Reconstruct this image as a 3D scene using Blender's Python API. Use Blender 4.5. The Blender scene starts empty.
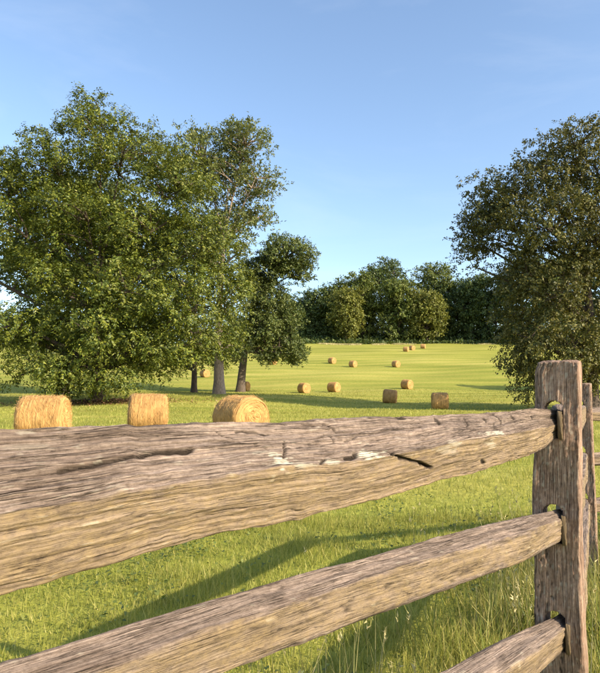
import bpy, math, random
import numpy as np

# ------------------------------------------------------------------ camera, sky, sun
scene = bpy.context.scene
F_PX, CX, CY = 640.0, 300.0, 336.5            # focal length and centre in photo pixels (600 x 673)
CAM_Z = 1.30
PITCH = math.atan(58.5 / F_PX)                # horizon at row 395 of the photo
SUN_EL = math.radians(27.0)
SUN_AZ = math.radians(90 + 30.0)              # clockwise from +Y: right of and behind the camera

cam = bpy.data.cameras.new("camera")
cam_ob = bpy.data.objects.new("camera", cam)
scene.collection.objects.link(cam_ob)
cam.sensor_fit = 'HORIZONTAL'
cam.sensor_width = 36.0
cam.lens = 36.0 * F_PX / 600.0
cam.clip_start = 0.05
cam.clip_end = 6000.0
cam_ob.location = (0, 0, CAM_Z)
cam_ob.rotation_euler = (math.radians(90) + PITCH, 0, 0)
scene.camera = cam_ob

world = bpy.data.worlds.new("World")
scene.world = world
world.use_nodes = True
wn = world.node_tree
sky = wn.nodes.new('ShaderNodeTexSky')
sky.sky_type = 'NISHITA'
sky.sun_disc = False
sky.sun_elevation = SUN_EL
sky.sun_rotation = SUN_AZ
sky.air_density = 1.0
sky.dust_density = 1.2
sky.ozone_density = 1.6
bg = wn.nodes['Background']
bg.inputs['Strength'].default_value = 0.15
# faint high cirrus over the whole sky
wtc = wn.nodes.new('ShaderNodeTexCoord')
wmp = wn.nodes.new('ShaderNodeMapping')
wmp.inputs['Scale'].default_value = (1.2, 1.6, 5.5)
wmp.inputs['Rotation'].default_value = (0.0, math.radians(12), math.radians(25))
wnz = wn.nodes.new('ShaderNodeTexNoise')
wnz.inputs['Scale'].default_value = 1.6
wnz.inputs['Detail'].default_value = 7.0
wnz.inputs['Roughness'].default_value = 0.6
wnz.inputs['Distortion'].default_value = 0.6
wmr = wn.nodes.new('ShaderNodeMapRange')
wmr.inputs[1].default_value, wmr.inputs[2].default_value = 0.45, 0.80
wmr.inputs[3].default_value, wmr.inputs[4].default_value = 0.0, 0.12
wmx = wn.nodes.new('ShaderNodeMix')
wmx.data_type = 'RGBA'
wmx.inputs[7].default_value = (4.6, 4.7, 4.9, 1)
wn.links.new(wtc.outputs['Generated'], wmp.inputs['Vector'])
wn.links.new(wmp.outputs[0], wnz.inputs['Vector'])
wn.links.new(wnz.outputs['Fac'], wmr.inputs[0])
wn.links.new(wmr.outputs[0], wmx.inputs[0])
wn.links.new(sky.outputs[0], wmx.inputs[6])
wn.links.new(wmx.outputs[2], bg.inputs['Color'])

sun = bpy.data.lights.new("sun", 'SUN')
sun.energy = 5.0
sun.angle = math.radians(0.5)
sun.color = (1.0, 0.84, 0.62)
sun_ob = bpy.data.objects.new("sun", sun)
scene.collection.objects.link(sun_ob)
sun_ob.rotation_euler = (math.radians(90) - SUN_EL, 0, math.pi - SUN_AZ)
sun_ob.location = (40, -30, 40)

scene.view_settings.view_transform = 'Standard'
scene.view_settings.look = 'None'
scene.view_settings.gamma = 1.0
scene.view_settings.use_curve_mapping = False
scene.view_settings.exposure = 1.0
try:
    scene.cycles.max_bounces = 8
    scene.cycles.transparent_max_bounces = 8
except Exception:
    pass

# ------------------------------------------------------------------ helpers
COL = scene.collection
PI = math.pi
cp, sp = math.cos(PITCH), math.sin(PITCH)


def P(x, y, Y):
    """point at world distance Y seen at photo pixel x, y"""
    a = (np.asarray(x, float) - CX) / F_PX
    b = (CY - np.asarray(y, float)) / F_PX
    dy = cp - b * sp
    dz = sp + b * cp
    t = Y / dy
    return np.stack(np.broadcast_arrays(a * t, np.asarray(Y, float) + 0 * t, CAM_Z + dz * t), -1)


def proj(p):
    p = np.asarray(p, float)
    X, Y, Z = p[..., 0], p[..., 1], p[..., 2] - CAM_Z
    d = Y * cp + Z * sp
    h = -Y * sp + Z * cp
    return CX + F_PX * X / d, CY - F_PX * h / d


def smooth(t):
    t = np.clip(t, 0, 1)
    return t * t * (3 - 2 * t)


def _hash(ix, iy, iz, seed):
    h = (ix * 374761393 + iy * 668265263 + iz * 2147483647 + seed * 1274126177) & 0xFFFFFFFF
    h = ((h ^ (h >> 13)) * 1274126177) & 0xFFFFFFFF
    h = h ^ (h >> 16)
    return (h & 0xFFFF) / 65535.0


def vnoise(x, y, z=0.0, seed=0):
    x, y, z = np.broadcast_arrays(np.asarray(x, float), np.asarray(y, float), np.asarray(z, float))
    ix, iy, iz = np.floor(x).astype(np.int64), np.floor(y).astype(np.int64), np.floor(z).astype(np.int64)
    fx, fy, fz = smooth(x - ix), smooth(y - iy), smooth(z - iz)
    r = 0
    for dx in (0, 1):
        for dy in (0, 1):
            for dz in (0, 1):
                w = (fx if dx else 1 - fx) * (fy if dy else 1 - fy) * (fz if dz else 1 - fz)
                r = r + w * _hash(ix + dx, iy + dy, iz + dz, seed)
    return r * 2 - 1


def fbm(x, y, z=0.0, seed=0, octv=4):
    r, a, f = 0, 1.0, 1.0
    for k in range(octv):
        r = r + a * vnoise(np.asarray(x) * f, np.asarray(y) * f, np.asarray(z) * f, seed + k * 17)
        a *= 0.5
        f *= 2.03
    return r


def new_mesh(name, verts, faces_n, idx, mat=None, smooth_shade=False):
    """verts (N,3), faces_n: corners per face (int), idx flat vertex indices"""
    me = bpy.data.meshes.new(name)
    verts = np.ascontiguousarray(verts, dtype=np.float32)
    idx = np.ascontiguousarray(idx, dtype=np.int32).ravel()
    me.vertices.add(len(verts))
    me.vertices.foreach_set('co', verts.ravel())
    me.loops.add(len(idx))
    me.loops.foreach_set('vertex_index', idx)
    nf = len(idx) // faces_n
    me.polygons.add(nf)
    me.polygons.foreach_set('loop_start', np.arange(nf, dtype=np.int32) * faces_n)
    me.polygons.foreach_set('loop_total', np.full(nf, faces_n, dtype=np.int32))
    if smooth_shade:
        me.polygons.foreach_set('use_smooth', np.ones(nf, dtype=bool))
    me.update(calc_edges=True)
    if mat:
        me.materials.append(mat)
    return me


def set_attr(me, name, data, typ='FLOAT'):
    at = me.attributes.new(name, typ, 'POINT')
    if typ == 'FLOAT':
        at.data.foreach_set('value', np.ascontiguousarray(data, np.float32).ravel())
    else:
        at.data.foreach_set('vector', np.ascontiguousarray(data, np.float32).ravel())


def link(name, data, parent=None, **props):
    o = bpy.data.objects.new(name, data)
    COL.objects.link(o)
    if parent is not None:
        o.parent = parent
    for k, v in props.items():
        o[k] = v
    return o


def thing(name, loc, label, category, group=None):
    o = link(name, None, label=label, category=category)
    o.empty_display_size = 0.3
    o.location = loc
    if group:
        o['group'] = group
    return o


def grid_faces(nu, nv, wrap_v=False):
    """quads of a nu x nv vertex grid (index u*nv+v)"""
    u = np.arange(nu - 1)
    v = np.arange(nv if wrap_v else nv - 1)
    U, V = np.meshgrid(u, v, indexing='ij')
    V2 = (V + 1) % nv
    return np.stack([U * nv + V, (U + 1) * nv + V, (U + 1) * nv + V2, U * nv + V2], -1).reshape(-1, 4)


# ------------------------------------------------------------------ materials
def mat_new(name):
    m = bpy.data.materials.new(name)
    m.use_nodes = True
    nt = m.node_tree
    bs = nt.nodes['Principled BSDF']
    return m, nt, bs


def N(nt, typ, **kw):
    n = nt.nodes.new(typ)
    for k, v in kw.items():
        if k.startswith('i_'):
            key = k[2:]
            key = int(key) if key.isdigit() else key
            n.inputs[key].default_value = v
        else:
            setattr(n, k, v)
    return n


def ramp(nt, stops, fac=None):
    r = nt.nodes.new('ShaderNodeValToRGB')
    e = r.color_ramp.elements
    while len(e) < len(stops):
        e.new(0.5)
    for el, (pos, c) in zip(e, stops):
        el.position = pos
        el.color = (c[0], c[1], c[2], 1)
    if fac is not None:
        nt.links.new(fac, r.inputs[0])
    return r


def mixc(nt, fac, a, b, blend='MIX'):
    m = nt.nodes.new('ShaderNodeMix')
    m.data_type = 'RGBA'
    m.blend_type = blend
    for sock, v in ((0, fac), (6, a), (7, b)):
        if isinstance(v, (int, float)):
            m.inputs[sock].default_value = v
        elif isinstance(v, tuple):
            m.inputs[sock].default_value = (*v[:3], 1)
        else:
            nt.links.new(v, m.inputs[sock])
    return m.outputs[2]


def leaf_material(name, dark, mid, light, trans=0.3):
    m, nt, bs = mat_new(name)
    geo = N(nt, 'ShaderNodeNewGeometry')
    r = ramp(nt, [(0.0, dark), (0.5, mid), (1.0, light)], geo.outputs['Random Per Island'])
    nz = N(nt, 'ShaderNodeTexNoise', i_Scale=0.35, i_Detail=2.0)
    nt.links.new(geo.outputs['Position'], nz.inputs['Vector'])
    hs = N(nt, 'ShaderNodeHueSaturation')
    mr = N(nt, 'ShaderNodeMapRange')
    mr.inputs[1].default_value, mr.inputs[2].default_value = 0.3, 0.7
    mr.inputs[3].default_value, mr.inputs[4].default_value = 0.75, 1.25
    nt.links.new(nz.outputs['Fac'], mr.inputs[0])
    nt.links.new(mr.outputs[0], hs.inputs['Value'])
    nt.links.new(r.outputs[0], hs.inputs['Color'])
    nt.links.new(hs.outputs[0], bs.inputs['Base Color'])
    bs.inputs['Roughness'].default_value = 0.55
    bs.inputs['Specular IOR Level'].default_value = 0.35
    tr = N(nt, 'ShaderNodeBsdfTranslucent')
    tc = mixc(nt, 0.5, hs.outputs[0], (light[0] * 1.4, light[1] * 1.4, light[2] * 0.8))
    nt.links.new(tc, tr.inputs['Color'])
    mx = N(nt, 'ShaderNodeMixShader')
    mx.inputs[0].default_value = trans
    nt.links.new(bs.outputs[0], mx.inputs[1])
    nt.links.new(tr.outputs[0], mx.inputs[2])
    nt.links.new(mx.outputs[0], nt.nodes['Material Output'].inputs[0])
    return m


def bark_material(name, c0, c1):
    m, nt, bs = mat_new(name)
    tc = N(nt, 'ShaderNodeTexCoord')
    mp = N(nt, 'ShaderNodeMapping')
    mp.inputs['Scale'].default_value = (5, 5, 1.1)
    nt.links.new(tc.outputs['Object'], mp.inputs['Vector'])
    nz = N(nt, 'ShaderNodeTexNoise', i_Scale=2.5, i_Detail=6.0, i_Roughness=0.65)
    nt.links.new(mp.outputs[0], nz.inputs['Vector'])
    r = ramp(nt, [(0.3, c0), (0.7, c1)], nz.outputs['Fac'])
    nt.links.new(r.outputs[0], bs.inputs['Base Color'])
    bs.inputs['Roughness'].default_value = 0.9
    bp = N(nt, 'ShaderNodeBump', i_Strength=0.8, i_Distance=0.08)
    nt.links.new(nz.outputs['Fac'], bp.inputs['Height'])
    nt.links.new(bp.outputs[0], bs.inputs['Normal'])
    return m


M = {}
M['leaf_walnut'] = leaf_material('leaf_walnut', (0.030, 0.052, 0.008), (0.088, 0.120, 0.014), (0.200, 0.212, 0.027), 0.17)
M['leaf_oak'] = leaf_material('leaf_oak', (0.036, 0.062, 0.016), (0.080, 0.112, 0.026), (0.16, 0.180, 0.046), 0.20)
M['leaf_tall'] = leaf_material('leaf_tall', (0.050, 0.075, 0.022), (0.105, 0.130, 0.034), (0.19, 0.20, 0.058), 0.24)
M['leaf_olive'] = leaf_material('leaf_olive', (0.028, 0.038, 0.009), (0.082, 0.088, 0.018), (0.19, 0.168, 0.040), 0.13)
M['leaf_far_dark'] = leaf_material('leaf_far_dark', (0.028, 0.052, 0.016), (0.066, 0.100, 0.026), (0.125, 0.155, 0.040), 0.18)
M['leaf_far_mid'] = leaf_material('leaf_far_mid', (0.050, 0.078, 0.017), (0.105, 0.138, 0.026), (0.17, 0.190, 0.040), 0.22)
M['leaf_far_lit'] = leaf_material('leaf_far_lit', (0.075, 0.098, 0.018), (0.150, 0.165, 0.030), (0.22, 0.220, 0.046), 0.25)  # sunlight put into the leaf colour of the forward far trees
M['bark_dark'] = bark_material('bark_dark', (0.045, 0.032, 0.024), (0.13, 0.10, 0.075))
M['bark_grey'] = bark_material('bark_grey', (0.13, 0.10, 0.08), (0.36, 0.29, 0.23))


def ground_material():
    m, nt, bs = mat_new('mown_hay_field')
    geo = N(nt, 'ShaderNodeNewGeometry')
    mp = N(nt, 'ShaderNodeMapping')
    mp.inputs['Rotation'].default_value = (0, 0, math.radians(8))
    mp.inputs['Scale'].default_value = (0.035, 0.16, 0.16)
    nt.links.new(geo.outputs['Position'], mp.inputs['Vector'])
    swath = N(nt, 'ShaderNodeTexNoise', i_Scale=1.0, i_Detail=3.0, i_Roughness=0.55)
    nt.links.new(mp.outputs[0], swath.inputs['Vector'])
    big = N(nt, 'ShaderNodeTexNoise', i_Scale=0.05, i_Detail=4.0)
    nt.links.new(geo.outputs['Position'], big.inputs['Vector'])
    fine = N(nt, 'ShaderNodeTexNoise', i_Scale=3.5, i_Detail=5.0, i_Roughness=0.7)
    nt.links.new(geo.outputs['Position'], fine.inputs['Vector'])
    c1 = ramp(nt, [(0.32, (0.180, 0.200, 0.032)), (0.50, (0.285, 0.285, 0.052)), (0.68, (0.395, 0.360, 0.090))], swath.outputs['Fac'])
    c2 = ramp(nt, [(0.35, (0.222, 0.245, 0.040)), (0.65, (0.320, 0.310, 0.066))], big.outputs['Fac'])
    mp2 = N(nt, 'ShaderNodeMapping'); mp2.inputs['Rotation'].default_value = (0, 0, math.radians(-11))
    nt.links.new(geo.outputs['Position'], mp2.inputs['Vector'])
    wv = N(nt, 'ShaderNodeTexWave', wave_type='BANDS', bands_direction='Y')
    wv.inputs['Scale'].default_value = 0.055; wv.inputs['Distortion'].default_value = 2.2; wv.inputs['Detail'].default_value = 3.0; wv.inputs['Detail Scale'].default_value = 0.6
    nt.links.new(mp2.outputs[0], wv.inputs['Vector'])
    cw = ramp(nt, [(0.15, (0.88, 0.93, 0.86)), (0.6, (1.0, 1.0, 1.0)), (0.95, (1.16, 1.08, 1.2))], wv.outputs['Fac'])
    c3 = ramp(nt, [(0.30, (0.55, 0.60, 0.5)), (0.52, (1.0, 1.0, 1.0)), (0.75, (1.28, 1.2, 1.3))], fine.outputs['Fac'])
    a = mixc(nt, 0.35, c1.outputs[0], c2.outputs[0])
    a = mixc(nt, 0.75, a, cw.outputs[0], 'MULTIPLY')
    b = mixc(nt, 0.8, a, c3.outputs[0], 'MULTIPLY')
    nt.links.new(b, bs.inputs['Base Color'])
    bs.inputs['Roughness'].default_value = 1.0
    bs.inputs['Specular IOR Level'].default_value = 0.1
    bp = N(nt, 'ShaderNodeBump', i_Strength=0.6, i_Distance=0.12)
    nt.links.new(fine.outputs['Fac'], bp.inputs['Height'])
    nt.links.new(bp.outputs[0], bs.inputs['Normal'])
    return m


M['field'] = ground_material()
M['grass'] = leaf_material('grass_blade', (0.145, 0.175, 0.028), (0.26, 0.275, 0.048), (0.41, 0.37, 0.11), 0.35)
M['tall_grass'] = leaf_material('tall_grass_blade', (0.09, 0.14, 0.025), (0.19, 0.22, 0.04), (0.40, 0.34, 0.13), 0.35)
M['dry_grass'] = leaf_material('dry_grass_blade', (0.24, 0.23, 0.08), (0.40, 0.36, 0.17), (0.55, 0.47, 0.26), 0.25)
M['litter'] = leaf_material('dead_leaf', (0.10, 0.055, 0.025), (0.19, 0.11, 0.055), (0.32, 0.20, 0.11), 0.1)
M['straw'] = leaf_material('straw_strand', (0.24, 0.135, 0.045), (0.42, 0.255, 0.092), (0.58, 0.39, 0.16), 0.15)


def bale_material(name, end=False):
    m, nt, bs = mat_new(name)
    at = N(nt, 'ShaderNodeAttribute', attribute_name='wc')
    mp = N(nt, 'ShaderNodeMapping')
    mp.inputs['Scale'].default_value = (58, 1.5, 1) if not end else (34, 2.2, 1)
    nt.links.new(at.outputs['Vector'], mp.inputs['Vector'])
    nz = N(nt, 'ShaderNodeTexNoise', i_Scale=1.0, i_Detail=5.0, i_Roughness=0.65)
    nt.links.new(mp.outputs[0], nz.inputs['Vector'])
    n2 = N(nt, 'ShaderNodeTexNoise', i_Scale=3.0, i_Detail=4.0)
    nt.links.new(at.outputs['Vector'], n2.inputs['Vector'])
    r = ramp(nt, [(0.30, (0.17, 0.082, 0.022)), (0.5, (0.42, 0.245, 0.082)), (0.72, (0.58, 0.375, 0.145))], nz.outputs['Fac'])
    r2 = ramp(nt, [(0.3, (0.72, 0.66, 0.58)), (0.62, (1.08, 1.06, 1.04))], n2.outputs['Fac'])
    c = mixc(nt, 0.85, r.outputs[0], r2.outputs[0], 'MULTIPLY')
    nt.links.new(c, bs.inputs['Base Color'])
    bs.inputs['Roughness'].default_value = 0.85
    bp = N(nt, 'ShaderNodeBump', i_Strength=0.7, i_Distance=0.03)
    nt.links.new(nz.outputs['Fac'], bp.inputs['Height'])
    nt.links.new(bp.outputs[0], bs.inputs['Normal'])
    return m


M['bale_side'] = bale_material('hay_bale_side')
M['bale_end'] = bale_material('hay_bale_end', True)


def wood_material(name, c_dark, c_mid, c_light, gold=(0.46, 0.34, 0.15)):
    """weathered split wood; point attributes: wc (m along, m around), crack, lichen, gold"""
    m, nt, bs = mat_new(name)
    at = N(nt, 'ShaderNodeAttribute', attribute_name='wc')

    def noise(scale, detail, rough, sc):
        mp = N(nt, 'ShaderNodeMapping')
        mp.inputs['Scale'].default_value = scale
        nt.links.new(at.outputs['Vector'], mp.inputs['Vector'])
        n = N(nt, 'ShaderNodeTexNoise', i_Scale=sc, i_Detail=detail, i_Roughness=rough, i_Distortion=0.08)
        nt.links.new(mp.outputs[0], n.inputs['Vector'])
        return n.outputs['Fac']
    grain = noise((11, 380, 130), 6, 0.72, 1.0)
    broad = noise((3.5, 26, 10), 4, 0.6, 1.0)
    blot = noise((70, 120, 90), 6, 0.75, 1.0)
    base = ramp(nt, [(0.32, c_dark), (0.49, c_mid), (0.68, c_light)], grain)
    br = ramp(nt, [(0.30, (0.55, 0.52, 0.50)), (0.52, (1.0, 1.0, 1.0)), (0.70, (1.38, 1.36, 1.34))], broad)
    c = mixc(nt, 0.9, base.outputs[0], br.outputs[0], 'MULTIPLY')
    def lines(scale, width, mscale, lo, hi):
        f = noise(scale, 3, 0.55, 1.0)
        a1 = N(nt, 'ShaderNodeMath', operation='SUBTRACT'); a1.inputs[1].default_value = 0.5
        nt.links.new(f, a1.inputs[0])
        a2 = N(nt, 'ShaderNodeMath', operation='ABSOLUTE'); nt.links.new(a1.outputs[0], a2.inputs[0])
        m1 = N(nt, 'ShaderNodeMapRange'); m1.inputs[1].default_value = 0.0; m1.inputs[2].default_value = width
        m1.inputs[3].default_value = 1.0; m1.inputs[4].default_value = 0.0
        nt.links.new(a2.outputs[0], m1.inputs[0])
        k = noise(mscale, 2, 0.5, 1.0)
        m2 = N(nt, 'ShaderNodeMapRange'); m2.inputs[1].default_value = lo; m2.inputs[2].default_value = hi
        nt.links.new(k, m2.inputs[0])
        mm = N(nt, 'ShaderNodeMath', operation='MULTIPLY')
        nt.links.new(m1.outputs[0], mm.inputs[0]); nt.links.new(m2.outputs[0], mm.inputs[1])
        return mm.outputs[0]
    l1 = lines((1.8, 75, 40), 0.014, (4, 22, 10), 0.42, 0.58)
    l2 = lines((4.0, 210, 90), 0.018, (9, 45, 20), 0.46, 0.60)
    lsum = N(nt, 'ShaderNodeMath', operation='MAXIMUM'); nt.links.new(l1, lsum.inputs[0]); nt.links.new(l2, lsum.inputs[1])
    # yellowish algae and bared wood, with warm sunlight painted in, on the lower front face
    sp_r = ramp(nt, [(0.32, (0.55, 0.52, 0.50)), (0.5, (1.0, 1.0, 1.0)), (0.68, (1.35, 1.33, 1.3))], blot)
    c = mixc(nt, 0.8, c, sp_r.outputs[0], 'MULTIPLY')
    ga = N(nt, 'ShaderNodeAttribute', attribute_name='gold')
    gm = N(nt, 'ShaderNodeMath', operation='MULTIPLY')
    gr = ramp(nt, [(0.36, (0.35, 0.35, 0.35)), (0.6, (0.95, 0.95, 0.95))], blot)
    nt.links.new(ga.outputs['Fac'], gm.inputs[0])
    nt.links.new(gr.outputs[0], gm.inputs[1])
    gcol = mixc(nt, grain, (gold[0] * 0.6, gold[1] * 0.6, gold[2] * 0.6), (gold[0] * 1.35, gold[1] * 1.35, gold[2] * 1.35))
    c = mixc(nt, gm.outputs[0], c, gcol)
    la = N(nt, 'ShaderNodeAttribute', attribute_name='lichen')
    c = mixc(nt, la.outputs['Fac'], c, (0.50, 0.47, 0.38))
    lfac = N(nt, 'ShaderNodeMath', operation='MULTIPLY'); lfac.inputs[1].default_value = 0.62
    gl = N(nt, 'ShaderNodeMath', operation='MULTIPLY_ADD'); gl.inputs[1].default_value = -0.6; gl.inputs[2].default_value = 1.0
    nt.links.new(ga.outputs['Fac'], gl.inputs[0])
    lg = N(nt, 'ShaderNodeMath', operation='MULTIPLY'); nt.links.new(lsum.outputs[0], lg.inputs[0]); nt.links.new(gl.outputs[0], lg.inputs[1])
    nt.links.new(lg.outputs[0], lfac.inputs[0])
    c = mixc(nt, lfac.outputs[0], c, (0.040, 0.029, 0.022))
    ca = N(nt, 'ShaderNodeAttribute', attribute_name='crack')
    c = mixc(nt, ca.outputs['Fac'], c, (0.035, 0.026, 0.020))
    nt.links.new(c, bs.inputs['Base Color'])
    bs.inputs['Roughness'].default_value = 0.9
    bs.inputs['Specular IOR Level'].default_value = 0.2
    bp = N(nt, 'ShaderNodeBump', i_Strength=0.8, i_Distance=0.004)
    nt.links.new(grain, bp.inputs['Height'])
    bp2 = N(nt, 'ShaderNodeBump', i_Strength=0.4, i_Distance=0.006)
    nt.links.new(blot, bp2.inputs['Height'])
    nt.links.new(bp.outputs[0], bp2.inputs['Normal'])
    bp3 = N(nt, 'ShaderNodeBump', i_Strength=0.9, i_Distance=0.005); bp3.invert = True
    nt.links.new(lg.outputs[0], bp3.inputs['Height'])
    nt.links.new(bp2.outputs[0], bp3.inputs['Normal'])
    nt.links.new(bp3.outputs[0], bs.inputs['Normal'])
    return m


M['wood_rail'] = wood_material('weathered_rail_wood', (0.075, 0.055, 0.044), (0.185, 0.143, 0.118), (0.330, 0.268, 0.226), (0.26, 0.190, 0.098))
M['wood_post'] = wood_material('weathered_post_wood', (0.080, 0.045, 0.030), (0.275, 0.180, 0.130), (0.54, 0.41, 0.32), (0.32, 0.22, 0.13))

# ------------------------------------------------------------------ terrain
_py = np.array([-300, 0, 20, 30, 40, 52, 60, 75, 90, 105, 128, 150, 175, 205, 230, 260, 400, 1500, 4000.])
_pz = np.array([0, 0, 0, .03, .1, .3, .55, 1.15, 2.0, 3.9, 7.0, 10.2, 13.7, 17.6, 20, 21, 20, 14, 10.])
_sy = np.arange(-300, 4000, 1.0)
_sz = np.interp(_sy, _py, _pz)
_k = np.hanning(15); _k /= _k.sum()
_sz = np.convolve(np.pad(_sz, 7, mode='edge'), _k, mode='valid')


def terrain(x, y):
    x = np.asarray(x, float); y = np.asarray(y, float)
    z = np.interp(y, _sy, _sz)
    z = z + 0.75 * np.exp(-((x + 10) / 14) ** 2 - ((y - 66) / 13) ** 2)
    far = smooth((y - 12) / 40)
    z = z + far * (0.10 * np.sin(x * 0.13 + y * 0.07) + 0.07 * np.sin(x * 0.31 - y * 0.19 + 1.3))
    side = smooth((np.abs(x) - 60) / 200)
    return z * (1 - 0.25 * side)


def ground_at(px, py):
    """world point where the photo pixel meets the terrain"""
    Ys = np.arange(1.5, 320, 0.1)
    pts = P(px, py, Ys)
    d = pts[:, 2] - terrain(pts[:, 0], pts[:, 1])
    i = np.argmax(d <= 0)
    p = pts[i]
    p[2] = terrain(p[0], p[1])
    return p


def axis_pts(segs):
    out = []
    for a, b, st in segs:
        out.append(np.arange(a, b, st))
    return np.unique(np.concatenate(out))


gx = axis_pts([(-1500, -200, 60), (-200, -60, 6), (-60, 60, 1.2), (60, 200, 6), (200, 1560, 60)])
gy = axis_pts([(-260, -20, 20), (-20, 30, 1.0), (30, 240, 2.0), (240, 400, 10), (400, 3000, 100)])
GX, GY = np.meshgrid(gx, gy, indexing='ij')
GZ = terrain(GX, GY)
me = new_mesh('ground', np.stack([GX, GY, GZ], -1).reshape(-1, 3), 4, grid_faces(len(gx), len(gy)), M['field'], True)
link('ground', me, kind='structure')


# ------------------------------------------------------------------ leaves, blades, tubes
def leaf_quads(pos, d, nrm, length, width):
    """rhombic leaves: base pos, direction d, rough normal nrm (all N,3)"""
    d = d / (np.linalg.norm(d, axis=1, keepdims=True) + 1e-9)
    s = np.cross(d, nrm)
    s = s / (np.linalg.norm(s, axis=1, keepdims=True) + 1e-9)
    n = np.cross(s, d)
    L = length[:, None]; W = width[:, None]
    v0 = pos
    v1 = pos + d * L * 0.42 + s * W * 0.5 + n * W * 0.12
    v2 = pos + d * L - n * L * 0.08
    v3 = pos + d * L * 0.42 - s * W * 0.5 + n * W * 0.12
    return np.stack([v0, v1, v2, v3], 1).reshape(-1, 3)


def blade_tris(pos, height, width, rng, lean=0.45):
    n = len(pos)
    a = rng.uniform(0, 2 * PI, n)
    s = np.stack([np.cos(a), np.sin(a), np.zeros(n)], -1)
    b = rng.uniform(0, 2 * PI, n)
    l = np.abs(rng.normal(0, lean, n)) * height
    tip = pos + np.stack([np.cos(b) * l, np.sin(b) * l, height * 0.95], -1)
    w = width[:, None] / 2
    return np.stack([pos - s * w, pos + s * w, tip], 1).reshape(-1, 3)


def tube_paths(paths, radii, sides=7):
    """list of (n,3) paths and (n,) radii -> verts, quads"""
    V, Fq, off = [], [], 0
    ang = np.arange(sides) / sides * 2 * PI
    for p, r in zip(paths, radii):
        p = np.asarray(p, float)
        t = np.gradient(p, axis=0)
        t /= np.linalg.norm(t, axis=1, keepdims=True) + 1e-9
        ref = np.where(np.abs(t[:, 2:3]) > 0.8, np.array([[1.0, 0, 0]]), np.array([[0, 0, 1.0]]))
        ref = np.broadcast_to(ref[len(ref) // 2], t.shape)
        a = np.cross(t, ref); a /= np.linalg.norm(a, axis=1, keepdims=True) + 1e-9
        b = np.cross(t, a)
        ring = p[:, None] + np.asarray(r)[:, None, None] * (np.cos(ang)[None, :, None] * a[:, None] + np.sin(ang)[None, :, None] * b[:, None])
        V.append(ring.reshape(-1, 3))
        Fq.append(grid_faces(len(p), sides, True) + off)
        off += len(p) * sides
    return np.concatenate(V), np.concatenate(Fq)


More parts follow.
